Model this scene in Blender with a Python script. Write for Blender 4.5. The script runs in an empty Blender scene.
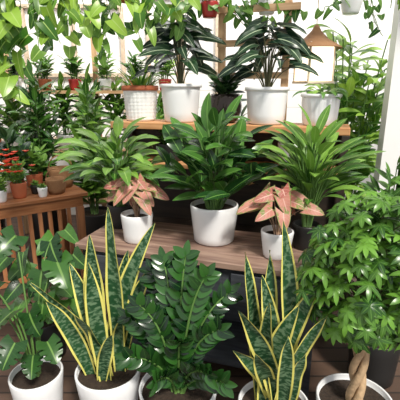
import bpy, math, random
from mathutils import Vector, Matrix
R = random.Random(7)
V = Vector
PI = math.pi

# ---------------------------------------------------------------- materials
class NT:
    def __init__(s, name):
        s.m = bpy.data.materials.new(name); s.m.use_nodes = True
        s.t = s.m.node_tree; s.n = s.t.nodes; s.l = s.t.links
        s.b = s.n['Principled BSDF']; s.o = s.n['Material Output']
    def set(s, sock, v):
        if isinstance(v, bpy.types.NodeSocket): s.l.new(v, sock)
        else: sock.default_value = v
    def M(s, op, a, b=0.0, c=0.0):
        n = s.n.new('ShaderNodeMath'); n.operation = op
        for i, x in enumerate((a, b, c)): s.set(n.inputs[i], x)
        return n.outputs[0]
    def mix(s, f, a, b):
        n = s.n.new('ShaderNodeMix'); n.data_type = 'RGBA'
        s.set(n.inputs[0], f)
        s.set(n.inputs[6], a if isinstance(a, bpy.types.NodeSocket) else (*a, 1))
        s.set(n.inputs[7], b if isinstance(b, bpy.types.NodeSocket) else (*b, 1))
        return n.outputs[2]
    def noise(s, scale, vec=None, detail=3):
        n = s.n.new('ShaderNodeTexNoise'); n.inputs['Scale'].default_value = scale
        n.inputs['Detail'].default_value = detail
        if vec: s.l.new(vec, n.inputs['Vector'])
        return n.outputs[0]
    def coord(s, kind='Object', scale=(1, 1, 1)):
        n = s.n.new('ShaderNodeTexCoord'); mp = s.n.new('ShaderNodeMapping')
        mp.inputs['Scale'].default_value = scale
        s.l.new(n.outputs[kind], mp.inputs['Vector']); return mp.outputs[0]
    def step(s, x, lo, hi):
        n = s.n.new('ShaderNodeMapRange'); n.interpolation_type = 'SMOOTHSTEP'
        s.set(n.inputs[0], x); n.inputs[1].default_value = lo; n.inputs[2].default_value = hi
        return n.outputs[0]
    def bump(s, h, strength=.3, dist=.01):
        n = s.n.new('ShaderNodeBump'); n.inputs['Strength'].default_value = strength
        n.inputs['Distance'].default_value = dist
        s.l.new(h, n.inputs['Height']); s.l.new(n.outputs[0], s.b.inputs['Normal'])
    def fin(s, col, rough=.5, metal=0.):
        s.set(s.b.inputs['Base Color'], col if isinstance(col, bpy.types.NodeSocket) else (*col, 1))
        s.set(s.b.inputs['Roughness'], rough); s.b.inputs['Metallic'].default_value = metal
        return s.m

def leafmat(name, c1, c2, rough=.35, rib=None, veins=None, margin=None, bands=None, patch=None, trans=.2, spec=.45):
    k = NT(name)
    uv = k.n.new('ShaderNodeUVMap'); sp = k.n.new('ShaderNodeSeparateXYZ')
    k.l.new(uv.outputs[0], sp.inputs[0]); s_, t_ = sp.outputs[0], sp.outputs[1]
    a = k.n.new('ShaderNodeAttribute'); a.attribute_name = 'rnd'
    oc = k.coord('Object')
    nz = k.noise(25, oc)
    f = k.M('MULTIPLY_ADD', nz, .3, k.M('MULTIPLY', a.outputs['Fac'], .85))
    col = k.mix(k.step(f, .1, 1.0), c1, c2)
    s2 = k.M('MULTIPLY', k.M('ABSOLUTE', k.M('SUBTRACT', s_, .5)), 2.)
    if bands:
        cmb = k.n.new('ShaderNodeCombineXYZ')
        k.l.new(k.M('MULTIPLY', s_, 1.8), cmb.inputs[0]); k.l.new(k.M('MULTIPLY', t_, 26.), cmb.inputs[1])
        k.l.new(k.M('MULTIPLY', a.outputs['Fac'], 30.), cmb.inputs[2])
        bn = k.noise(1.6, cmb.outputs[0], 5)
        col = k.mix(k.step(bn, .46, .60), col, bands)
    if patch:
        pn = k.noise(patch[1], oc, 4)
        col = k.mix(k.step(pn, patch[2], patch[2] + .08), col, patch[0])
    if veins:
        kk, mm, th, vc = veins
        ph = k.M('SUBTRACT', k.M('MULTIPLY', t_, kk), k.M('MULTIPLY', s2, mm))
        sn = k.M('SINE', k.M('MULTIPLY', ph, 6.283))
        col = k.mix(k.step(sn, th, th + .08), col, vc)
    if rib:
        col = k.mix(k.step(s2, .10, .04), col, rib)
    if margin:
        col = k.mix(k.step(s2, margin[0], margin[0] + .06), col, margin[1])
    k.fin(col, rough)
    k.b.inputs['Specular IOR Level'].default_value = spec
    tr = k.n.new('ShaderNodeBsdfTranslucent'); k.l.new(col, tr.inputs[0])
    mx = k.n.new('ShaderNodeMixShader'); mx.inputs[0].default_value = trans
    k.l.new(k.b.outputs[0], mx.inputs[1]); k.l.new(tr.outputs[0], mx.inputs[2])
    k.l.new(mx.outputs[0], k.o.inputs[0])
    return k.m

def plain(name, c, rough=.5, var=.12, scale=8, metal=0., bump=0.):
    k = NT(name); nz = k.noise(scale, k.coord('Object'))
    d = tuple(x * (1 - var) for x in c); l = tuple(min(1, x * (1 + var)) for x in c)
    m = k.fin(k.mix(nz, d, l), rough, metal)
    if bump: k.bump(nz, bump)
    return m

def wood(name, c1, c2, scale=(3, 40, 40), rough=.6):
    k = NT(name); co = k.coord('Object', scale)
    nz = k.noise(1.0, co, 5); n2 = k.noise(3., k.coord('Object'), 2)
    col = k.mix(k.step(nz, .3, .7), c1, c2)
    col = k.mix(k.M('MULTIPLY', n2, .35), col, tuple(x * .5 for x in c1))
    m = k.fin(col, rough); k.bump(nz, .25, .004); return m

G = {}
G['lily'] = leafmat('peace_lily_leaf', (.03, .115, .014), (.22, .42, .06), .33, rib=(.30, .48, .12), veins=(9, 1.6, .93, (.14, .30, .05)))
G['lilyd'] = leafmat('dark_lily_leaf', (.018, .07, .012), (.11, .26, .035), .35, rib=(.16, .32, .07))
G['broad'] = leafmat('broad_green_leaf', (.010, .05, .013), (.085, .23, .035), .24, rib=(.18, .36, .08), veins=(10, 2, .95, (.09, .2, .035)), spec=.55)
G['zz'] = leafmat('zz_leaf', (.004, .022, .007), (.03, .11, .018), .2, rib=(.03, .09, .018), spec=.55, trans=.08)
G['snake'] = leafmat('snake_leaf', (.010, .045, .018), (.022, .085, .03), .35, bands=(.13, .22, .12), margin=(.73, (.78, .72, .18)), trans=.1, spec=.35)
G['alo'] = leafmat('alocasia_leaf', (.006, .022, .013), (.018, .055, .02), .3, rib=(.42, .52, .34), veins=(3, 1.7, .955, (.26, .36, .22)), trans=.08, spec=.45)
G['alod'] = leafmat('dark_bushy_leaf', (.008, .032, .012), (.035, .10, .02), .3, rib=(.08, .17, .06))
G['pink'] = leafmat('pink_syngonium_leaf', (.42, .13, .10), (.60, .28, .21), .45, rib=(.70, .42, .34), veins=(6, 2, .9, (.58, .32, .25)), patch=((.22, .26, .07), 26, .54), margin=(.86, (.24, .28, .09)), spec=.3)
G['pothos'] = leafmat('pothos_leaf', (.04, .15, .012), (.34, .55, .07), .32, rib=(.42, .60, .16), trans=.3, spec=.55)
G['pothosd'] = leafmat('pothos_dark_leaf', (.02, .09, .012), (.16, .33, .045), .35, rib=(.22, .38, .08))
G['sche'] = leafmat('schefflera_leaf', (.012, .06, .010), (.17, .38, .045), .28, rib=(.18, .36, .07))
G['mon'] = leafmat('monstera_leaf', (.008, .042, .010), (.05, .15, .025), .28, rib=(.16, .30, .07), veins=(7, 1.8, .95, (.05, .13, .03)), spec=.5)
G['bam'] = leafmat('bamboo_leaf', (.05, .19, .02), (.34, .56, .08), .4, rib=(.42, .62, .16), trans=.3)
G['grass'] = leafmat('grass_leaf', (.06, .20, .03), (.26, .46, .07), .4)
G['croton'] = leafmat('red_leaf', (.70, .04, .02), (.85, .12, .04), .45)
STEM = plain('green_stem', (.11, .22, .05), .5)
STEMD = plain('dark_stem', (.10, .10, .04), .5)
STEMP = plain('pink_stem', (.35, .22, .14), .5)
BARK = plain('braided_bark', (.48, .33, .19), .8, .35, 40, bump=.5)
WHITE = plain('white_ceramic', (.84, .85, .86), .22, .03, 5)
WHITE2 = plain('matte_white_ceramic', (.84, .84, .83), .5, .03, 6)
TERRA = plain('terracotta', (.50, .14, .06), .7, .15, 12)
REDP = plain('red_glaze', (.45, .035, .03), .35, .1)
BRONZE = plain('dark_metal', (.05, .04, .035), .15, .3, 6, metal=.7)
BLACKP = plain('black_plastic', (.018, .018, .018), .45)
SOIL = plain('potting_soil', (.035, .022, .014), .95, .7, 60, bump=1.)
CORD = plain('cord', (.35, .28, .18), .8)
k = NT('wicker'); w1 = k.n.new('ShaderNodeTexWave'); w1.inputs['Scale'].default_value = 40; w1.bands_direction = 'Z'
k.l.new(k.coord('Object'), w1.inputs[0]); WICK = k.fin(k.mix(w1.outputs[0], (.20, .09, .035), (.55, .30, .14)), .7); k.bump(w1.outputs[0], .6)
WLIGHT = wood('light_pine', (.52, .30, .15), (.74, .50, .28))
WLIGHTV = wood('light_pine_upright', (.52, .31, .16), (.74, .50, .28), (40, 40, 3))
WPALE = wood('pale_painted_wood', (.56, .43, .31), (.74, .62, .48), (30, 30, 30))
WORANGE = wood('orange_wood', (.55, .25, .10), (.76, .42, .19))
WTOP = wood('weathered_top', (.19, .11, .085), (.42, .28, .21), (3, 30, 30), .55)
WBROWN = wood('brown_wood', (.32, .12, .045), (.52, .23, .10), (4, 40, 40), .45)
WBROWNV = wood('brown_wood_upright', (.30, .115, .045), (.50, .22, .10), (40, 40, 4), .45)
WDARK = wood('dark_wood', (.02, .014, .010), (.05, .032, .022), (3, 30, 30))
GREY = wood('grey_painted_wood', (.04, .045, .055), (.09, .10, .115), (4, 30, 30), .5)
k = NT('warm_glass'); k.fin((.95, .9, .8), .4); k.b.inputs['Emission Color'].default_value = (1, .84, .62, 1); k.b.inputs['Emission Strength'].default_value = 1.6; FROST = k.m
CREAM = plain('cream_paint', (.80, .66, .48), .5)
IRON = plain('black_iron', (.01, .01, .01), .5)

# ---------------------------------------------------------------- geometry
class Geo:
    def __init__(s): s.v = []; s.f = []; s.uv = []; s.r = []
    def add(s, verts, faces, uvs=None, r=.5):
        o = len(s.v); s.v += [tuple(x) for x in verts]
        s.f += [tuple(i + o for i in f) for f in faces]
        s.uv += uvs if uvs else [(0, 0)] * len(verts)
        s.r += [r] * len(verts)
    def build(s, name, mat, smooth=True):
        me = bpy.data.meshes.new(name); me.from_pydata(s.v, [], s.f)
        ul = me.uv_layers.new(name='UVMap')
        idx = [0] * len(me.loops); me.loops.foreach_get('vertex_index', idx)
        fl = []
        for i in idx: fl += s.uv[i]
        ul.data.foreach_set('uv', fl)
        at = me.attributes.new('rnd', 'FLOAT', 'POINT'); at.data.foreach_set('value', s.r)
        if smooth: me.polygons.foreach_set('use_smooth', [True] * len(me.polygons))
        me.materials.append(mat); me.update()
        return me

def obj(name, me):
    o = bpy.data.objects.new(name, me); bpy.context.scene.collection.objects.link(o); return o
def thing(name, label, cat, loc=(0, 0, 0), rot=0, group=None):
    o = obj(name, None); o.location = loc; o.rotation_euler = (0, 0, rot); o.empty_display_size = .1
    o['label'] = label; o['category'] = cat
    if group: o['group'] = group
    return o
def part(par, name, g, mat, smooth=True, loc=(0, 0, 0), label=None):
    o = obj(name, g.build(name, mat, smooth)); o.parent = par; o.location = loc
    if label: o['label'] = label
    return o
def box(g, a, b, bev=0.0):
    x0, y0, z0 = a; x1, y1, z1 = b
    if bev <= 0:
        vs = [(x, y, z) for z in (z0, z1) for y in (y0, y1) for x in (x0, x1)]
        g.add(vs, [(0, 2, 3, 1), (4, 5, 7, 6), (0, 1, 5, 4), (2, 6, 7, 3), (0, 4, 6, 2), (1, 3, 7, 5)])
        return
    e = bev
    import bmesh
    bm = bmesh.new(); bmesh.ops.create_cube(bm, size=1)
    for v in bm.verts: v.co = V(((x0 + x1) / 2 + v.co.x * (x1 - x0), (y0 + y1) / 2 + v.co.y * (y1 - y0), (z0 + z1) / 2 + v.co.z * (z1 - z0)))
    bmesh.ops.bevel(bm, geom=bm.edges[:], offset=e, segments=1, affect='EDGES')
    bm.verts.index_update()
    g.add([v.co.copy() for v in bm.verts], [[v.index for v in f.verts] for f in bm.faces]); bm.free()

def lathe(g, prof, seg=40, mod=None, center=(0, 0)):
    vs = []; n = len(prof)
    for i, (r, z) in enumerate(prof):
        for j in range(seg):
            a = 2 * PI * j / seg
            rr = r + (mod(i, j, z) if mod else 0)
            vs.append((center[0] + rr * math.cos(a), center[1] + rr * math.sin(a), z))
    fs = []
    for i in range(n - 1):
        for j in range(seg):
            j2 = (j + 1) % seg
            fs.append((i * seg + j, i * seg + j2, (i + 1) * seg + j2, (i + 1) * seg + j))
    g.add(vs, fs)
    if prof[0][0] > 1e-4: g.f.append(tuple(len(g.v) - len(vs) + j for j in reversed(range(seg))))

def tube(g, pts, r0, r1=None, sides=5, r=.5):
    if r1 is None: r1 = r0
    pts = [V(p) for p in pts]; n = len(pts); vs = []; fs = []
    ref = V((.31, .95, .05))
    for i, p in enumerate(pts):
        t = (pts[min(i + 1, n - 1)] - pts[max(i - 1, 0)])
        if t.length < 1e-6: t = V((0, 0, 1))
        t.normalize(); a = t.cross(ref)
        if a.length < .05: a = t.cross(V((1, 0, 0)))
        a.normalize(); b = t.cross(a); rad = r0 + (r1 - r0) * i / max(1, n - 1)
        for j in range(sides):
            q = 2 * PI * j / sides; vs.append(p + (a * math.cos(q) + b * math.sin(q)) * rad)
    for i in range(n - 1):
        for j in range(sides):
            j2 = (j + 1) % sides
            fs.append((i * sides + j, i * sides + j2, (i + 1) * sides + j2, (i + 1) * sides + j))
    fs.append(tuple(range(sides))); fs.append(tuple((n - 1) * sides + j for j in reversed(range(sides))))
    g.add(vs, fs, r=r)

def bez(a, b, c, n=8):
    a, b, c = V(a), V(b), V(c)
    return [a * (1 - t) ** 2 + b * 2 * t * (1 - t) + c * t * t for t in [i / n for i in range(n + 1)]]

lance = lambda t: max(.0, math.sin(PI * min(1, t) ** .85)) ** .8 + (.04 if t < .05 else 0)
ovate = lambda t: max(.0, math.sin(PI * t ** .7)) ** .65
def heart(t): return (max(0, 1 - t) ** .62) * (1 - .25 * (1 - t) ** 4) * 1.05 if t < 1 else 0
def arrow(t): return (max(0, 1 - t) ** .8) * (.85 + .5 * t)
def strapf(t): return (.62 + .38 * math.sin(min(1, t * 2.2) * PI / 2)) * (1 if t < .5 else max(0, math.cos((t - .5) / .5 * PI / 2)) ** .8)

def leaf(g, P, d, L, W, prof=lance, droop=.5, fold=.15, n=6, lobe=0, cols=1, up=V((0, 0, 1)), wave=0, mod=None, r=None):
    d = V(d).normalized(); side = d.cross(V(up))
    if side.length < .08: side = d.cross(V((R.uniform(-1, 1), R.uniform(-1, 1), .1)))
    side.normalize(); nrm = side.cross(d); c = V(P); vs = []; uv = []
    if r is None: r = R.random()
    m = 2 * cols + 1; a = droop / n; ca, sa = math.cos(a), math.sin(a)
    for i in range(n + 1):
        t = i / n; w = prof(t) * W / 2
        for j in range(-cols, cols + 1):
            s = j / cols; ww = w
            if mod and abs(j) == cols: ww = w * mod(t)
            p = c + side * (s * ww) + nrm * (abs(s) * w * fold + (wave * W * math.sin(t * 17 + (2 if s > 0 else 0)) * abs(s) * (prof(t))))
            if lobe: p = p - d * (lobe * L * abs(s) * (1 - t) ** 2)
            vs.append(p); uv.append(((s + 1) / 2, t))
        c = c + d * (L / n); d, nrm = d * ca - nrm * sa, nrm * ca + d * sa
    fs = [(i * m + j, i * m + j + 1, (i + 1) * m + j + 1, (i + 1) * m + j) for i in range(n) for j in range(m - 1)]
    g.add(vs, fs, uv, r)

def strap(g, pts, W, face, prof=strapf, twist=0, fold=.25):
    n = len(pts); vs = []; uv = []; r = R.random()
    for i, p in enumerate(pts):
        t = i / (n - 1); tg = (pts[min(i + 1, n - 1)] - pts[max(i - 1, 0)]).normalized()
        s = tg.cross(V(face)).normalized(); s = Matrix.Rotation(twist * (t - .3), 3, tg) @ s; nr = s.cross(tg)
        w = prof(t) * W / 2
        for q in (-1, -.5, 0, .5, 1):
            vs.append(p + s * q * w + nr * (fold * w * (q * q - .3) + .005 * math.sin(t * 14 + r * 9) * q)); uv.append(((q + 1) / 2, t))
    fs = [(i * 5 + j, i * 5 + j + 1, i * 5 + j + 6, i * 5 + j + 5) for i in range(n - 1) for j in range(4)]
    g.add(vs, fs, uv, r)

def sph(az, el): return V((math.cos(az) * math.cos(el), math.sin(az) * math.cos(el), math.sin(el)))

# ---------------------------------------------------------------- pots
def pot(par, rt, rb, h, mat, rim=0, wall=.012, mod=None, rows=4, soil=.025, name='planter', rimmat=None):
    g = Geo(); prof = [(0.001, 0), (rb * .9, 0), (rb, .01)]
    for i in range(1, rows + 1):
        t = i / rows; prof.append((rb + (rt - rb) * t, .01 + (h - .018) * t))
    prof += [(rt - .002, h - .002), (rt - .005, h), (rt - wall + .002, h), (rt - wall, h - .004), (rt - wall - .004, h - soil - .015), (0.001, h - soil - .016)]
    if mod:
        lathe(g, prof, 72, lambda i, j, z: mod(i, j) if 3 <= i <= rows + 1 else 0)
    else: lathe(g, prof, 40)
    part(par, name, g, mat)
    if rim:
        g = Geo(); lathe(g, [(rt - wall, h - rim), (rt + .008, h - rim), (rt + .010, h - rim * .5), (rt + .008, h + .003), (rt - wall, h + .004), (rt - wall - .003, h - rim)], 40)
        part(par, 'rim', g, rimmat or mat, label=None)
    g = Geo(); r2 = rt - wall - .002; seg = 28
    vs = [(0, 0, h - soil + .006)]; fs = []
    for kx in (1, 2, 3):
        for j in range(seg):
            a = 2 * PI * j / seg; q = r2 * kx / 3
            vs.append((q * math.cos(a), q * math.sin(a), h - soil + (R.uniform(-.004, .004) if kx < 3 else -.004)))
    for j in range(seg):
        fs.append((0, 1 + j, 1 + (j + 1) % seg))
        for kx in (0, 1): a = 1 + kx * seg; fs.append((a + j, a + seg + j, a + seg + (j + 1) % seg, a + (j + 1) % seg))
    g.add(vs, fs); part(par, 'soil', g, SOIL)

# ---------------------------------------------------------------- plants
def fin(par, gl, ml, gs=None, ms=STEM, nl='foliage', ns='stems'):
    if gs and gs.v: part(par, ns, gs, ms)
    part(par, nl, gl, ml)

def p_lily(par, z, n, H, S, L=.22, W=.065, mat='lily', droop=1.0, az0=0, el=(25, 85)):
    gl, gs = Geo(), Geo()
    for i in range(n):
        az = az0 + i * 2.4 + R.uniform(-.3, .3); e = math.radians(R.uniform(*el)); q = R.uniform(.45, 1)
        tip = V((math.cos(az) * math.cos(e) * S * q, math.sin(az) * math.cos(e) * S * q, z + H * q * (.35 + .65 * math.sin(e))))
        b = V((math.cos(az) * .02, math.sin(az) * .02, z))
        pts = bez(b, (tip.x * .3, tip.y * .3, z + (tip.z - z) * .75), tip, 6)
        tube(gs, pts, .0045, .003, 4)
        d = (pts[-1] - pts[-2]).normalized() + sph(az, 0) * .35
        leaf(gl, tip, d, L * R.uniform(.75, 1.15), W * R.uniform(.85, 1.2), lance, droop * R.uniform(.6, 1.4), .2, 8, up=V((0, -.35, 1)))
    fin(par, gl, G[mat], gs)

def p_stemleaf(par, z, stems, nl, L, W, mat, prof=lance, spread=.25, H=.4, droop=.6, lean=1.0, start=.15, fold=.15, stemm=STEM, cols=1, el=(10, 50)):
    gl, gs = Geo(), Geo()
    for i in range(stems):
        az = i * 2.4 + R.uniform(-.3, .3); q = (i + .5) / stems; hh = H * R.uniform(.65, 1) * (1.1 - .5 * q)
        tip = V((math.cos(az) * spread * q, math.sin(az) * spread * q, z + hh))
        pts = bez((math.cos(az) * .03, math.sin(az) * .03, z), (tip.x * .3, tip.y * .3, z + hh * .6), tip, 10)
        tube(gs, pts, .006, .003, 5)
        for k2 in range(nl):
            t = start + (1 - start) * (k2 + .5) / nl; x = t * 10; i0 = min(9, int(x)); p = pts[i0].lerp(pts[i0 + 1], x - i0)
            a2 = az + k2 * 2.4 + R.uniform(-.3, .3); e = math.radians(R.uniform(*el) + t * 15)
            leaf(gl, p, sph(a2, e), L * R.uniform(.75, 1.1), W * R.uniform(.8, 1.1), prof, droop * R.uniform(.5, 1.3), fold, 7, cols=cols, up=V((0, -.4, 1)))
        leaf(gl, pts[-1], (pts[-1] - pts[-2]) + sph(az, 0) * .2 * (pts[-1] - pts[-2]).length, L * .8, W * .8, prof, droop * .4, fold, 7)
    fin(par, gl, G[mat], gs, stemm)

def p_zz(par, z, tips, L=.088, W=.042, npair=11, mat='zz'):
    gl, gs = Geo(), Geo()
    for (x, y, h) in tips:
        tip = V((x, y, h)); b = V((x * .12, y * .12, z)); pts = bez(b, (x * .25, y * .25, z + (h - z) * .75), tip, 14)
        tube(gs, pts, .008, .003, 6)
        for k2 in range(npair):
            t = .2 + .78 * k2 / (npair - 1); xx = t * 14; i0 = min(13, int(xx)); p = pts[i0].lerp(pts[i0 + 1], xx - i0)
            tg = (pts[i0 + 1] - pts[i0]).normalized()
            fac = V((0.1 + x, -1, .35)); s = tg.cross(fac).normalized()
            for sg in (-1, 1):
                d = s * sg + tg * R.uniform(.7, 1.0) + V((0, R.uniform(-.4, .15), R.uniform(-.1, .1)))
                nn = s.cross(tg)
                if nn.y > 0: nn = -nn
                leaf(gl, p, d, L * (1 - .35 * abs(t - .5)) * R.uniform(.9, 1.1), W, ovate, .25, .28, 7, up=nn + V((R.uniform(-.5, .5), 0, R.uniform(.1, 1.0))))
        leaf(gl, pts[-1], pts[-1] - pts[-2], L * .8, W * .8, ovate, .2, .2, 6, up=V((0, -1, .4)))
    fin(par, gl, G[mat], gs, STEM)

def p_snake(par, z, tips, cx, cy, W=.085):
    g = Geo()
    for i, (x, y, h) in enumerate(tips):
        az = i * 2.4; b = V((math.cos(az) * .055 + (x - cx) * .1, math.sin(az) * .05 + (y - cy) * .1, z - .01)); t = V((x - cx, y - cy, h))
        mid = b.lerp(t, .5) + V((-(t.x - b.x) * .22 + R.uniform(-.035, .035), 0, .06))
        Lx = (t - b).length
        strap(g, bez(b, mid, t, 24), W * R.uniform(.8, 1.1) * min(1.05, .6 + .6 * Lx), (R.uniform(-.5, .5), -1, .15), twist=R.uniform(-1.2, 1.2))
    part(par, 'foliage', g, G['snake'])

FUP = V((0, -.75, .65))
def p_big(par, z, specs, mat, prof, lobe, fold=.1, droop=.6, stemm=STEM, cols=2, n=9, wave=0, mod=None, sr=.005, up=FUP, jit=0):
    gl, gs = Geo(), Geo()
    for (p, d, L, W) in specs:
        p = V(p); pts = bez((p.x * .1, p.y * .1, z), (p.x * .3, p.y * .3, z + (p.z - z) * .8), p, 8)
        tube(gs, pts, sr, sr * .6, 5)
        leaf(gl, p, d, L, W, prof, droop, fold, n, lobe, cols, wave=wave, mod=mod, up=up + V((R.uniform(-jit, jit), R.uniform(-jit, jit), 0)))
    fin(par, gl, G[mat], gs, stemm)

def alocasia(par, z, n, H, S, L=.2, W=.10, mat='alo'):
    sp = []
    for i in range(n):
        az = i * 2.4 + R.uniform(-.3, .3); q = .2 + .8 * ((i + .5) / n)
        p = (math.cos(az) * S * q, math.sin(az) * S * q * .7, z + H * (1.02 - .7 * q * q) * R.uniform(.85, 1.05))
        d = V((math.cos(az) * R.uniform(.9, 1.5) + R.uniform(-.3, .3), -.45 + .4 * math.sin(az), -R.uniform(-.25, .7)))
        sp.append((p, d, L * R.uniform(.75, 1.15), W * R.uniform(.85, 1.15)))
    p_big(par, z, sp, mat, arrow, .34, .12, .9, STEMD, 2, 10, wave=.05, sr=.004, jit=.5)

def vine_leaves(gl, gs, pts, L, step=.055, r0=.003):
    tube(gs, pts, r0, r0 * .7, 4)
    acc = 0
    for i in range(len(pts) - 1):
        seg = (pts[i + 1] - pts[i]).length; acc += seg
        if acc >= step:
            acc = 0; a = R.uniform(0, 2 * PI) if R.random() < .3 else R.uniform(-2.9, -.25)
            o = sph(a, .1) * .04; p = pts[i] + o
            tube(gs, [pts[i], pts[i] + o * .5 + V((0, 0, .01)), p], .0018, .0015, 3)
            leaf(gl, p, V((R.uniform(-.8, .8), R.uniform(-.7, .1), -R.uniform(.4, 1.1))), L * R.uniform(.6, 1.2), L * .85 * R.uniform(.7, 1.15), heart, .5, .12, 8, .16, 2, up=V((R.uniform(-.7, .7), -.8, .7)))

def wander(a, b, sag=.0, n=26, jit=.02):
    a, b = V(a), V(b); out = []; ph = R.uniform(0, 6)
    for i in range(n + 1):
        t = i / n; p = a.lerp(b, t); p.z -= sag * math.sin(PI * t)
        p += V((math.sin(t * 9 + ph), math.cos(t * 8 + ph), math.sin(t * 13 + ph))) * jit; out.append(p)
    return out

def hanging(name, label, loc, vines, L=.1, mat='pothos', potm=None, rt=.11, h=.13, beam=2.6, step=.045, cat='hanging plant'):
    o = thing(name, label, cat, loc)
    pot(o, rt, rt * .75, h, potm or WHITE, name='hanging_pot')
    g = Geo()
    for j in range(3):
        a = j * 2.094 + .4; tube(g, [(math.cos(a) * rt * .97, math.sin(a) * rt * .97, h - .01), (0, 0, h + .22)], .002, .002, 4)
    tube(g, [(0, 0, h + .22), (0, 0, beam - loc[2] + .002)], .0025, .0025, 4)
    part(o, 'hanging_cord', g, CORD)
    gl, gs = Geo(), Geo(); Lc = V(loc)
    for tg in vines:
        sag = tg[3] if len(tg) > 3 else 0
        e = V(tg[:3]) - Lc; a = math.atan2(e.y, e.x)
        s0 = V((math.cos(a) * rt * .5, math.sin(a) * rt * .5, h - .02)); s1 = V((math.cos(a) * rt * 1.25, math.sin(a) * rt * 1.25, h + .03))
        far = V((e.x, e.y, 0)).length > .35
        pts = [s0, s0.lerp(s1, .5) + V((0, 0, .02)), s1] + wander(s1, e, sag, 34 if far else 24, .018 if far else .012)[1:]
        vine_leaves(gl, gs, pts, L, step)
    for i in range(9):
        a = i * 2.4; leaf(gl, (math.cos(a) * rt * .5, math.sin(a) * rt * .5, h + .02), sph(a, .5), L, L * .8, heart, 1., .12, 7, .16, 2)
    fin(o, gl, G[mat], gs, STEM, 'foliage', 'vines')
    return o

# ---------------------------------------------------------------- setting
def struct(name, a, b, mat):
    g = Geo(); box(g, a, b); o = obj(name, g.build(name, mat, False)); o['kind'] = 'structure'; return o
k = NT('deck_planks'); br = k.n.new('ShaderNodeTexBrick'); k.l.new(k.coord('Object'), br.inputs[0])
br.inputs['Scale'].default_value = 1; br.inputs['Brick Width'].default_value = 2.4; br.inputs['Row Height'].default_value = .13
br.inputs['Mortar Size'].default_value = .006; br.inputs['Color1'].default_value = (.13, .075, .05, 1); br.inputs['Color2'].default_value = (.07, .04, .028, 1)
br.inputs['Mortar'].default_value = (.01, .008, .006, 1)
nz = k.noise(1., k.coord('Object', (3, 40, 1)), 5)
k.fin(k.mix(k.M('MULTIPLY', nz, .6), br.outputs[0], (.06, .04, .03)), .6); k.bump(br.outputs[1], .5, -.004); DECK = k.m
k = NT('white_boards'); bw = k.n.new('ShaderNodeTexWave'); bw.wave_profile = 'SAW'; bw.inputs['Scale'].default_value = 1.6; bw.bands_direction = 'Z'
k.l.new(k.coord('Object'), bw.inputs[0]); nzw = k.noise(4, k.coord('Object')); k.fin(k.mix(k.step(bw.outputs[1], .06, .0), k.mix(nzw, (.74, .74, .73), (.84, .84, .83)), (.5, .5, .49)), .7); WALL = k.m
struct('floor', (-3.1, -1.0, -.1), (3.1, 5.1, 0), DECK)
struct('wall_back', (-3.1, 5.0, 0), (3.1, 5.1, 2.9), WALL)
struct('wall_left', (-3.1, .6, 0), (-3.0, 5.0, 2.9), WALL)
struct('wall_right', (3.0, .6, 0), (3.1, 5.0, 2.9), WALL)
for i, y in enumerate((2.15, 2.75, 3.4)):
    struct('trim_%d' % (i + 1), (-3.0, y - .04, 2.6), (3.0, y + .04, 2.72), WLIGHT)
struct('trim_4', (1.20, 2.62, 0), (1.32, 2.70, 2.9), WHITE2)
def window(name, x0, x1, z0, z1, nx, nz_):
    g = Geo(); y = 4.95; w = .04
    for i in range(nx + 1):
        x = x0 + (x1 - x0) * i / nx; box(g, (x - w / 2, y, z0), (x + w / 2, 5.0, z1))
    for i in range(nz_ + 1):
        z = z0 + (z1 - z0) * i / nz_; box(g, (x0, y + .003, z - w / 2), (x1, 5.0, z + w / 2))
    o = obj(name, g.build(name, WPALE, False)); o['kind'] = 'structure'
window('window_1', -2.6, -.9, 1.0, 2.5, 3, 2)
window('window_2', -.6, .2, 1.1, 2.6, 2, 1)

# ---------------------------------------------------------------- workbench frame
O = V((-.684, 2.13)); ex = V((.952, -.306)); ey = V((.306, .952)); ROT = -math.radians(17.8)
def T(lx, ly, z=0): p = O + ex * lx + ey * ly; return (p.x, p.y, z)
wb = thing('potting_bench', 'grey painted potting bench with weathered plank top and drawers', 'table', T(0, 0), ROT)
g = Geo()
for i in range(4): box(g, (-.03, -.01 + i * .125, .715), (1.34, .11 + i * .125, .75), .004)
part(wb, 'tabletop', g, WTOP, False)
g = Geo(); box(g, (0, .02, .50), (1.31, .045, .714)); box(g, (0, .045, .50), (.025, .47, .714)); box(g, (1.285, .045, .50), (1.31, .47, .714)); box(g, (0, .45, .1), (1.31, .47, .50)); box(g, (.02, .05, .1), (1.29, .45, .13))
part(wb, 'apron', g, GREY, False)
for i in range(3):
    x0 = .08 + i * .4; g = Geo(); box(g, (x0, .003, .535), (x0 + .35, .0195, .69), .004); dr = part(wb, 'drawer', g, GREY, False)
    g = Geo(); lathe(g, [(.001, 0), (.008, 0), (.008, .012), (.016, .018), (.012, .028), (.001, .03)], 16); kn = part(dr, 'knob', g, IRON, True, (x0 + .175, .003, .61)); kn.rotation_euler = (PI / 2, 0, 0)
for x in (0, 1.25):
    for y in (.02, .41):
        g = Geo(); box(g, (x, y, 0), (x + .06, y + .06, .499), .004); part(wb, 'leg', g, GREY, False)

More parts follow.
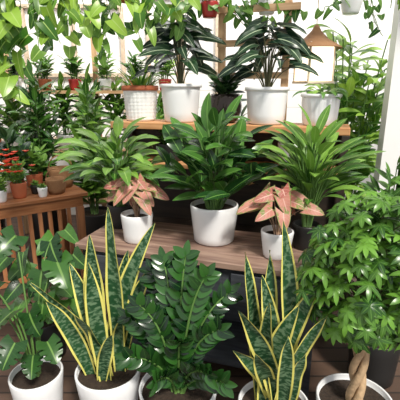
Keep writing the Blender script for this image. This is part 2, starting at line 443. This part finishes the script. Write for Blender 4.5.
su = thing('shelving_unit', 'light pine plant shelving with added dark backing sheet and open frame', 'shelf', T(-.144, .657), ROT)
SL = 1.56
g = Geo(); box(g, (0, 0, 1.335), (SL, .13, 1.38), .004); part(su, 'shelf', g, WORANGE, False)
g = Geo(); box(g, (0, .14, 1.335), (SL, .28, 1.38), .004); part(su, 'shelf', g, WORANGE, False)
g = Geo(); box(g, (0.045, .0, 1.08), (SL - .045, .28, 1.11), .004); part(su, 'shelf', g, WORANGE, False)
g = Geo(); box(g, (0.045, .0, .6), (SL - .045, .28, .63), .004); part(su, 'shelf', g, WDARK, False)
g = Geo(); box(g, (0.0, .281, .1), (SL, .295, 1.334)); part(su, 'dark_backing', g, WDARK, False)  # dark sheet added to stand in for the shade behind the plants
for x in (0, SL - .045):
    for y in (0, .235):
        g = Geo(); box(g, (x, y, 0), (x + .045, y + .045, 1.334), .003); part(su, 'post', g, WDARK, False)
for x in (.70, 1.12):
    g = Geo(); box(g, (x, .235, 1.381), (x + .045, .275, 2.12), .003); part(su, 'upright', g, WLIGHTV, False)
for (x0, x1, z0) in ((.66, 1.22, 2.06), (.70, 1.165, 1.86), (.70, 1.165, 1.66)):
    g = Geo(); box(g, (x0, .215, z0), (x1, .2345, z0 + .04)); part(su, 'rail', g, WLIGHT, False)

SZ = 1.38
def S(s, off=.14, z=SZ): p = V((-.62, 2.80)) + ex * s + ey * off; return (p.x, p.y, z)
o = thing('potted_grass', 'textured white pot with terracotta red rim and short grassy plant', 'potted plant', S(.17))
pot(o, .118, .10, .235, WHITE2, rim=.03, rimmat=TERRA, rows=22, mod=lambda i, j: .006 * math.cos(j * PI / 3 + i * PI / 2.5) * math.cos(j * PI / 3 - i * PI / 2.5))
gl = Geo()
for i in range(80):
    a = R.uniform(0, 6.3); q = R.uniform(0, .08); e = R.uniform(.6, 1.4)
    leaf(gl, (math.cos(a) * q, math.sin(a) * q, .205), sph(a, e), R.uniform(.12, .26), .016, lance, R.uniform(.3, 1.3), .2, 6)
fin(o, gl, G['grass'])
o = thing('potted_alocasia', 'african mask plant with white veined arrow leaves in white pot', 'potted plant', S(.47))
pot(o, .133, .112, .245, WHITE, rim=.02); alocasia(o, .215, 26, .42, .15, .20, .105)
o = thing('potted_alocasia', 'african mask plant with dark veined leaves beside the pine frame', 'potted plant', S(1.05))
pot(o, .13, .115, .225, WHITE, rim=.02); alocasia(o, .20, 28, .40, .20, .19, .10)
o = thing('potted_foliage', 'dark leafy plant in round black metal bowl', 'potted plant', S(.78))
g = Geo(); lathe(g, [(.001, 0), (.06, 0), (.085, .02), (.107, .07), (.110, .11), (.100, .16), (.095, .185), (.088, .185), (.09, .15), (.001, .145)], 40); part(o, 'planter', g, BRONZE)
g = Geo(); lathe(g, [(.001, .165), (.05, .163), (.089, .158)], 24); part(o, 'soil', g, SOIL)
p_stemleaf(o, .16, 8, 6, .11, .06, 'alod', ovate, .10, .13, .6)
o = thing('potted_grass', 'green strappy plant in ribbed white pot at the shelf end', 'potted plant', S(1.38))
pot(o, .113, .10, .185, WHITE, rim=.015, mod=lambda i, j: .003 * math.cos(j * PI / 1.5)); p_lily(o, .16, 26, .06, .12, .10, .03, 'grass', 1.4)
o = thing('potted_foliage', 'leafy plant in white pot on lower shelf', 'potted plant', S(1.24, .13, 1.11))
pot(o, .105, .09, .16, WHITE); p_stemleaf(o, .13, 4, 3, .05, .03, 'lilyd', ovate, .07, .05, .6)
o = thing('potted_foliage', 'dark leafy plant in black pot on lower shelf', 'potted plant', S(.40, .13, 1.11))
pot(o, .09, .08, .12, BLACKP); p_stemleaf(o, .095, 7, 6, .10, .05, 'lilyd', ovate, .14, .09, .9)
o = thing('potted_foliage', 'trailing green plant in terracotta pot on lower shelf', 'potted plant', S(.82, .13, 1.11))
pot(o, .085, .07, .12, TERRA); p_stemleaf(o, .095, 5, 5, .08, .04, 'broad', ovate, .10, .08, .9)

# ---- bench plants
o = thing('potted_rubber_plant', 'large dark glossy broad leaved plant in white round pot', 'potted plant', (.081, 2.18, .75))
pot(o, .137, .115, .22, WHITE, rows=6)
gl, gs = Geo(), Geo(); NS = 24
for i in range(NS):
    az = i * 2.4; q = ((i + .5) / NS) ** .6; hh = .42 * (1.12 - .85 * q * q) + .02
    tip = V((math.cos(az) * .31 * q, math.sin(az) * .22 * q, .19 + hh)); pts = bez((math.cos(az) * .04, math.sin(az) * .04, .19), (tip.x * .3, tip.y * .3, .19 + hh * .75), tip, 8)
    tube(gs, pts, .007, .004, 5)
    for k2 in range(5):
        t = .35 + .65 * k2 / 4; x = t * 8; i0 = min(7, int(x)); p = pts[i0].lerp(pts[i0 + 1], x - i0)
        a2 = az + (k2 % 2 * 2 - 1) * R.uniform(.3, 1.3); leaf(gl, p, sph(a2, math.radians(R.uniform(5, 75)) * (1.2 - .5 * q)), R.uniform(.14, .22), R.uniform(.055, .08), lance, R.uniform(.2, .8), .28, 8, up=V((R.uniform(-.5, .5), -.5, 1)))
fin(o, gl, G['broad'], gs)

def syng(o, z, n, S_, H, L):
    sp = []
    for i in range(n):
        a = i * 2.4 + R.uniform(-.3, .3) - 1.2; q = .25 + .75 * ((i + .5) / n)
        p = (math.cos(a) * S_ * q, math.sin(a) * S_ * q * .8 - .01, z + H * (1.1 - .5 * q) * R.uniform(.85, 1.1))
        sp.append((p, V((math.cos(a) * .9, -.35, -R.uniform(.0, .5))), L * R.uniform(.8, 1.15), L * .92))
    p_big(o, z, sp, 'pink', arrow, .34, .12, .6, STEMP, 2, 8, wave=.03, sr=.003, jit=.4)
o = thing('potted_syngonium', 'pink leaved arrowhead plant in small white pot', 'potted plant', (-.361, 2.18, .75))
pot(o, .092, .078, .165, WHITE); syng(o, .14, 15, .12, .24, .10)
o = thing('potted_syngonium', 'pink leaved arrowhead plant in small white pot at bench edge', 'potted plant', (.40, 1.95, .75))
pot(o, .085, .068, .145, WHITE); syng(o, .12, 18, .15, .24, .10)
o = thing('potted_peace_lily', 'bushy peace lily in black nursery pot', 'potted plant', T(.08, .34, .75))
pot(o, .085, .07, .15, BLACKP); p_lily(o, .125, 105, .46, .28, .20, .058, 'lily')
o = thing('potted_peace_lily', 'tall peace lily in black nursery pot at bench corner', 'potted plant', T(1.225, .33, .75))
pot(o, .078, .065, .14, BLACKP); p_lily(o, .115, 95, .50, .24, .19, .046, 'lily', .7, el=(35, 88))

# ---- floor plants
o = thing('potted_snake_plant', 'yellow edged snake plant in white pot, leaves arching sideways', 'potted plant', (-.451, 1.667, 0))
pot(o, .159, .13, .28, WHITE)
p_snake(o, .25, [(-.413, 1.72, 1.087), (-.208, 1.76, 1.0), (-.486, 1.6, .874), (-.348, 1.8, .846), (-.692, 1.6, .69), (-.795, 1.7, .721), (-.548, 1.5, .70), (-.391, 1.55, .546), (-.22, 1.75, .80), (-.50, 1.70, .96), (-.62, 1.75, .80), (-.30, 1.66, .66)], -.451, 1.667, .085)
o = thing('potted_snake_plant', 'full upright snake plant with yellow edged leaves in white pot', 'potted plant', (.33, 1.48, 0))
pot(o, .16, .13, .25, WHITE)
p_snake(o, .22, [(.339, 1.55, 1.083), (.188, 1.55, .941), (.255, 1.5, .86), (.445, 1.55, .85), (.503, 1.5, .83), (.15, 1.4, .76), (.268, 1.38, .80), (.513, 1.42, .725), (.132, 1.42, .563), (.39, 1.4, .78), (.34, 1.35, .68), (.213, 1.33, .606), (.30, 1.6, .93), (.42, 1.36, .60)], .33, 1.48, .086)
o = thing('potted_zz_plant', 'glossy dark zz plant with arching leafy stems in white pot', 'potted plant', (-.102, 1.56, 0))
pot(o, .182, .15, .27, WHITE)
p_zz(o, .24, [(-.16, -.02, .70), (-.06, .08, .86), (.04, .05, .90), (.13, -.02, .84), (.18, -.08, .62), (-.20, -.10, .50), (.02, -.14, .60), (-.08, -.18, .44), (.13, -.18, .48), (.23, .05, .72), (-.12, .14, .78), (.20, -.16, .42), (-.22, .05, .6)])
o = thing('potted_schefflera', 'umbrella tree with braided trunk and bushy crown in white pot', 'potted plant', (.69, 1.48, 0))
pot(o, .167, .14, .27, WHITE)
g = Geo()
for j in range(3):
    tube(g, [(math.cos(t * 1.9 * PI + j * 2.094) * .022, math.sin(t * 1.9 * PI + j * 2.094) * .022, .24 + .38 * t) for t in [i / 24 for i in range(25)]], .019, .015, 8)
part(o, 'braided_trunk', g, BARK)
gl, gs = Geo(), Geo()
for i in range(340):
    a = R.uniform(0, 2 * PI); e = R.uniform(-1.0, 1.4); q = R.uniform(.45, 1) ** .7
    c = V((math.cos(a) * math.cos(e) * .29 * q, math.sin(a) * math.cos(e) * .24 * q, .85 + math.sin(e) * (.38 if e > 0 else .27) * q))
    base = V((c.x * .12, c.y * .12, max(.60, min(1.0, c.z - .12))))
    if i % 3 == 0: tube(gs, bez(base, (c.x * .5, c.y * .5, c.z - .02), c, 4), .003, .002, 3)
    out = (c - V((0, 0, .62))).normalized(); out = (out + V((R.uniform(-.5, .5), -.3 + R.uniform(-.4, .4), .5))).normalized()
    u = out.cross(V((.2, .9, .3))).normalized(); w = out.cross(u); r0 = R.random(); nn = R.choice((6, 7, 8)); rr = R.random()
    for j in range(nn):
        q2 = 2 * PI * j / nn + r0 * 6; d = u * math.cos(q2) + w * math.sin(q2) - out * .2
        leaf(gl, c, d, R.uniform(.045, .07), .020, lance, .7, .15, 4, up=out, r=min(1, rr * .8 + .2 * R.random()))
for k2 in range(3): tube(gs, [(0, 0, .60), (.03 * math.cos(k2 * 2), .03 * math.sin(k2 * 2), .75), (.05 * math.cos(k2 * 2), .05 * math.sin(k2 * 2), 1.0)], .01, .006, 6)
fin(o, gl, G['sche'], gs, STEMD)
def msplit(t): return 1 if (t < .2 or t > .88) else (1.0 if math.sin(t * 30) > -.7 else .55)
def mprof(t): return (math.sin(PI * min(1, (t * .80 + .20)) ** .9)) ** .65 if t < 1 else 0
o = thing('potted_monstera', 'monstera with split leaves in white pot', 'potted plant', (-.81, 1.675, 0))
pot(o, .128, .105, .25, WHITE)
sp = [((-.06, -.02, .60), (-.6, -.7, -.3), .15, .14), ((.10, .15, .78), (.5, -.75, -.45), .16, .15), ((-.10, .18, .90), (-.3, -.8, -.3), .14, .13),
      ((-.02, -.12, .50), (-.2, -1, -.5), .12, .12), ((.09, -.04, .45), (.6, -.7, -.3), .12, .11), ((-.16, .0, .72), (-.9, -.4, -.3), .15, .14), ((.0, .2, .7), (.1, -.9, -.5), .14, .14), ((-.14, -.08, .42), (-.8, -.6, -.4), .13, .12), ((.02, -.05, .38), (.2, -.9, -.3), .11, .10),
      ((-.02, .05, .55), (.4, -.6, -.5), .13, .13), ((-.2, .1, .55), (-.5, -.6, -.3), .13, .13), ((.05, .1, .62), (-.1, -.8, -.6), .13, .12), ((.06, .2, .86), (.3, -.6, -.5), .13, .12)]
p_big(o, .22, sp, 'mon', mprof, .24, .12, .6, STEM, 3, 36, mod=msplit, sr=.006, jit=.5)
o = thing('potted_philodendron', 'broad leaved green philodendron in black pot on the floor', 'potted plant', (-.95, 2.15, 0))
pot(o, .13, .11, .26, BLACKP)
sp = [((R.uniform(-.2, .26), R.uniform(-.18, .1), R.uniform(.36, .80)), (R.uniform(-.9, .9), -.6, R.uniform(-.7, -.1)), R.uniform(.11, .16), R.uniform(.10, .14)) for i in range(20)]
p_big(o, .23, sp, 'broad', heart, .16, .12, .5, STEM, 2, 9, sr=.004, jit=.5)
for (x, y, lab) in ((.98, 1.95, 'leafy shrub in black nursery pot beside umbrella tree'), (1.14, 2.30, 'tall leafy shrub in black nursery pot near post')):
    o = thing('potted_shrub', lab, 'potted plant', (x, y, 0)); pot(o, .14, .12, .28, BLACKP)
    p_stemleaf(o, .25, 14, 14, .12, .045, 'lilyd', lance, .26, .95, .7)

# ---------------------------------------------------------------- left table
ta = math.radians(35)
tb = thing('wooden_table', 'brown wooden patio table with slatted side', 'table', (-1.42, 2.73, 0), ta)
g = Geo()
for i in range(5): box(g, (-.6, i * .125, .77), (.64, i * .125 + .118, .80), .004)
part(tb, 'tabletop', g, WBROWN, False)
g = Geo(); box(g, (-.56, .02, .69), (.60, .045, .769)); box(g, (-.56, .56, .69), (.60, .585, .769)); box(g, (.575, .045, .69), (.60, .56, .769)); part(tb, 'frame', g, WBROWN, False)
g = Geo(); box(g, (-.5, .025, .15), (.55, .045, .20)); part(tb, 'stretcher', g, WBROWN, False)
g = Geo()
for i in range(14): box(g, (-.48 + i * .073, .027, .20), (-.45 + i * .073, .043, .69))
part(tb, 'slats', g, WBROWNV, False)
for (x, y) in ((-.56, .015), (.55, .015), (-.56, .53), (.55, .53)):
    g = Geo(); box(g, (x, y, 0), (x + .055, y + .055, .689), .003); part(tb, 'leg', g, WBROWNV, False)
def TL(a, b, z=.80): return (-1.42 + math.cos(ta) * a - math.sin(ta) * b, 2.73 + math.sin(ta) * a + math.cos(ta) * b, z)
def smallpot(a, b, r, h, mat, lab, fmat, H=.15, L=.07, name='potted_plant'):
    o = thing(name, lab, 'potted plant', TL(a, b)); pot(o, r, r * .8, h, mat); p_stemleaf(o, h - .02, 7, 7, L, L * .45, fmat, lance, H * .6, H, .7); return o
def flowers(o, n, zr, q0):
    for i in range(n):
        a = R.uniform(-2.8, -.3) if R.random() < .6 else R.uniform(0, 6.3); q = R.uniform(.04, q0); c = V((math.cos(a) * q, math.sin(a) * q, R.uniform(*zr))); g = Geo()
        for j in range(6): leaf(g, (0, 0, 0), sph(j * 1.05, .6), .032, .024, ovate, .5, .1, 3)
        part(o, 'flower', g, G['croton'], loc=c)
o = smallpot(.16, .14, .06, .12, TERRA, 'small plant with red flowers in terracotta pot', 'grass', .17, .07, 'potted_flower'); flowers(o, 22, (.2, .35), .12)
o = smallpot(-.02, .26, .06, .12, REDP, 'small plant with red flowers in red pot', 'grass', .17, .07, 'potted_flower'); flowers(o, 18, (.2, .34), .12)
smallpot(.02, .09, .05, .09, WHITE, 'small green plant in white square pot', 'lily', .10, .05)
smallpot(.13, .36, .05, .10, WHITE2, 'small leafy plant in pale pot', 'lilyd', .14)
smallpot(.31, .06, .038, .075, WHITE, 'tiny succulent in white cup', 'lily', .04, .03)
smallpot(.29, .20, .038, .07, BLACKP, 'tiny plant in black pot', 'lily', .05, .03)
smallpot(.34, .42, .07, .12, TERRA, 'leafy plant in terracotta pot', 'lily', .26, .12)
smallpot(.2, .50, .08, .14, BLACKP, 'tall strappy dark plant in black pot', 'alod', .35, .16)
for (a, b, s, lab) in ((.43, .12, .85, 'small woven brown wicker basket with hoop handle'), (.53, .31, 1.15, 'large woven wicker basket behind smaller one')):
    o = thing('wicker_basket', lab, 'basket', TL(a, b)); o.scale = (s, s, s)
    g = Geo(); lathe(g, [(.001, 0), (.07, 0), (.085, .05), (.09, .12), (.092, .14), (.084, .14), (.08, .05), (.001, .02)], 32); part(o, 'body', g, WICK)
    g = Geo(); tube(g, [(.088 * math.cos(t), 0, .13 + .1 * math.sin(t)) for t in [PI * i / 14 for i in range(15)]], .005, .005, 6); part(o, 'handle', g, WICK)

# ---------------------------------------------------------------- back rack with plants
rk = thing('plant_rack', 'long pine plant rack with boards standing against wall', 'shelf', (-2.3, 3.95, 0))
for z in (.45, .95):
    g = Geo(); box(g, (0, 0, z), (2.1, .4, z + .035)); part(rk, 'shelf', g, WLIGHT, False)
g = Geo(); box(g, (0.3, .1, 1.55), (2.1, .35, 1.58)); part(rk, 'shelf', g, WLIGHT, False)
for x in (0.3, 1.2, 2.06):
    g = Geo(); box(g, (x, .35, 0), (x + .045, .40, 2.3)); part(rk, 'post', g, WLIGHTV, False)
for x in (.02, 2.0):
    g = Geo(); box(g, (x, .0, 0), (x + .045, .045, .449)); part(rk, 'leg', g, WLIGHTV, False)
    g = Geo(); box(g, (x, .0, .486), (x + .045, .045, .949)); part(rk, 'leg', g, WLIGHTV, False)
mats = ['alod', 'lily', 'lilyd', 'pothosd', 'broad', 'lily', 'lilyd', 'bam']
for i in range(8):
    x = -2.15 + i * .26; o = thing('potted_plant', 'leafy green plant on rack in %s pot' % ('terracotta', 'white')[i % 2], 'potted plant', (x, 4.14, .985), group='leafy plants on the rack boards')
    pot(o, .10, .08, .16, (TERRA, WHITE)[i % 2]); p_stemleaf(o, .13, 9, 9, .16, .06, mats[i], lance, .16, R.uniform(.3, .6), .8)
for i in range(6):
    x = -1.85 + i * .30; o = thing('potted_plant', 'small plant in %s pot on upper rack board' % ('white', 'terracotta', 'red')[i % 3], 'potted plant', (x, 4.17, 1.58), group='small plants on the upper rack board')
    pot(o, .065, .055, .11, (WHITE, TERRA, REDP)[i % 3]); p_stemleaf(o, .09, 7, 8, .11, .045, mats[(i * 3) % 8], ovate, .14, .26, .9)
for (x, y, lab, m, H, L) in ((-.98, 3.56, 'bushy green tropical plant in tall black pot', 'lily', 1.6, .2), (-.42, 3.5, 'tall leafy plant in tall black pot', 'lilyd', 1.6, .2), (-1.98, 3.50, 'dark leaved tropical plant in tall black pot', 'alod', 1.9, .2),
        (.25, 3.6, 'tall dark plant in tall black pot behind shelving', 'alod', 1.5, .2), (1.75, 3.3, 'broad leafy plant in tall black pot', 'pothosd', 1.6, .22), (-1.48, 3.70, 'bright leafy plant in tall black pot near rack', 'broad', 1.8, .18)):
    o = thing('potted_tropical_plant', lab, 'potted plant', (x, y, 0)); pot(o, .17, .14, .5, BLACKP)
    p_stemleaf(o, .47, 16, 16, L, L * .32, m, lance, .25, H - .45, .9)
o = thing('potted_bamboo_palm', 'tall bright bamboo palm in black pot beside white post', 'potted plant', (1.10, 3.0, 0))
pot(o, .16, .13, .4, BLACKP)
gl, gs = Geo(), Geo()
for i in range(22):
    a = i * 2.4; q = R.uniform(.05, .30); H = R.uniform(1.1, 1.7); tip = V((math.cos(a) * q, math.sin(a) * q, H + .3)); pts = bez((math.cos(a) * .06, math.sin(a) * .06, .37), (tip.x * .3, tip.y * .3, H * .7), tip, 12)
    tube(gs, pts, .008, .004, 6)
    for k2 in range(14):
        t = .42 + .58 * k2 / 13; x = t * 12; i0 = min(11, int(x)); p = pts[i0].lerp(pts[i0 + 1], x - i0)
        leaf(gl, p, sph(a + k2 * 2.4, R.uniform(.2, 1.1)), R.uniform(.18, .28), .06, lance, R.uniform(.5, 1.4), .2, 8, up=V((0, -.5, 1)))
fin(o, gl, G['bam'], gs)

# lantern
o = thing('hanging_lantern', 'wicker roofed cream lantern with warm glowing panes', 'lantern', (.735, 2.72, 1.645), .3)
g = Geo(); lathe(g, [(.001, .34), (.012, .34), (.03, .305), (.08, .255), (.165, .205), (.168, .197), (.075, .235), (.001, .29)], 32); part(o, 'lamp_shade', g, WICK)
g = Geo()
for x in (-.092, .081):
    for y in (-.092, .081): box(g, (x, y, -.001), (x + .011, y + .011, .232))
box(g, (-.096, -.096, -.015), (.096, .096, .0)); box(g, (-.092, -.092, .218), (.092, .092, .232)); part(o, 'frame', g, CREAM, False)
g = Geo(); box(g, (-.08, -.088, .001), (.08, .088, .217)); box(g, (-.088, -.08, .001), (.088, .08, .217)); part(o, 'pane', g, FROST, False)
g = Geo(); tube(g, [(0, 0, .32), (0, 0, .957)], .003, .003, 5); part(o, 'hanging_cord', g, CORD)

# hanging plants
hanging('hanging_pothos', 'trailing bright pothos with long vines in white hanging pot', (-.85, 2.15, 2.10),
        [(-1.0, 1.95, 1.75), (-.95, 2.0, 1.58), (-.85, 1.98, 1.52), (-.75, 1.95, 1.70), (-.68, 2.05, 1.82), (-1.05, 2.1, 1.65), (-.60, 2.0, 1.9), (-1.1, 2.0, 1.9), (-.9, 1.9, 1.8), (-.80, 1.9, 1.86), (-.92, 1.95, 1.7)], .105)
hanging('hanging_pothos', 'pothos with vines swagging sideways in white hanging pot', (-.45, 2.15, 2.12),
        [(-.75, 2.05, 1.95, .05), (-.62, 2.1, 1.78), (-.2, 2.1, 1.94, .05), (-.4, 2.0, 1.86), (-.5, 2.05, 1.80), (-.3, 2.05, 1.90), (.0, 2.15, 1.98, .06), (-.55, 2.0, 1.88), (-.25, 2.0, 1.86), (-.1, 2.1, 1.93)], .08)
hanging('hanging_philodendron', 'dark leaved trailing plant in red hanging pot', (.06, 2.75, 2.03),
        [(-.15, 2.7, 1.93), (-.3, 2.7, 2.02, .06), (.28, 2.7, 1.98), (.45, 2.7, 2.04, .1)], .08, 'pothosd', REDP, .06, .09)
hanging('hanging_philodendron', 'trailing green plant in terracotta hanging pot', (-.45, 2.75, 2.12),
        [(-.6, 2.7, 1.86), (-.3, 2.7, 1.95), (-.15, 2.75, 2.0, .08), (-.75, 2.7, 1.92), (-.5, 2.65, 1.9), (-.65, 2.7, 1.78), (-.38, 2.65, 1.86)], .085, 'pothosd', TERRA, .08, .10)
hanging('hanging_philodendron', 'small trailing plant in white hanging pot', (.95, 2.75, 2.05),
        [(.72, 2.7, 2.05, .03), (1.1, 2.7, 1.97), (1.15, 2.72, 1.92)], .07, 'pothosd', WHITE, .07, .09)
hanging('hanging_philodendron', 'small trailing plant in white hanging pot above frame', (.42, 2.75, 2.05),
        [(.3, 2.7, 2.03), (.55, 2.7, 1.98), (.65, 2.7, 2.05, .04), (.2, 2.7, 2.06, .04)], .07, 'pothosd', WHITE2, .065, .08)
hanging('hanging_ivy', 'leafy trailing plant by white post in white hanging pot', (1.12, 2.15, 2.1),
        [(1.0, 2.05, 1.90), (1.1, 2.0, 1.85), (1.15, 2.1, 1.7), (.92, 2.1, 1.98), (1.05, 2.1, 1.85)], .08, 'pothos')
hanging('hanging_pothos', 'dark trailing plant high near wall in white hanging pot', (-1.35, 3.4, 2.3),
        [(-1.6, 3.3, 1.8), (-1.4, 3.3, 1.7), (-1.2, 3.3, 1.85), (-1.0, 3.3, 2.0), (-1.5, 3.3, 1.9), (-.8, 3.35, 2.1, .05)], .12, 'pothosd')

# ---------------------------------------------------------------- light and camera
w = bpy.data.worlds.new('World'); bpy.context.scene.world = w; w.use_nodes = True
bg = w.node_tree.nodes['Background']; bg.inputs[0].default_value = (.98, .98, 1, 1); bg.inputs[1].default_value = .8
sd = bpy.data.lights.new('Sun', 'SUN'); sd.energy = 4.2; sd.angle = math.radians(10); sd.color = (1, .95, .86)
so = bpy.data.objects.new('Sun', sd); bpy.context.scene.collection.objects.link(so); so.rotation_euler = (math.radians(40), 0, math.radians(28))
al = bpy.data.lights.new('BackFill', 'AREA'); al.shape = 'RECTANGLE'; al.size = 5; al.size_y = 1.2; al.energy = 45; al.color = (1, .98, .95)  # added overhead fill lamp, brightens the back of the room
ao = bpy.data.objects.new('BackFill', al); bpy.context.scene.collection.objects.link(ao); ao.location = (0, 4.1, 2.95)
cd = bpy.data.cameras.new('Camera'); cd.lens = 36; cd.sensor_width = 36; cd.clip_start = .05
co = bpy.data.objects.new('Camera', cd); bpy.context.scene.collection.objects.link(co)
co.location = (0, 0, 1.6); co.rotation_euler = (math.radians(90 - 15.6), 0, 0)
bpy.context.scene.camera = co
bpy.context.scene.view_settings.view_transform = 'Standard'
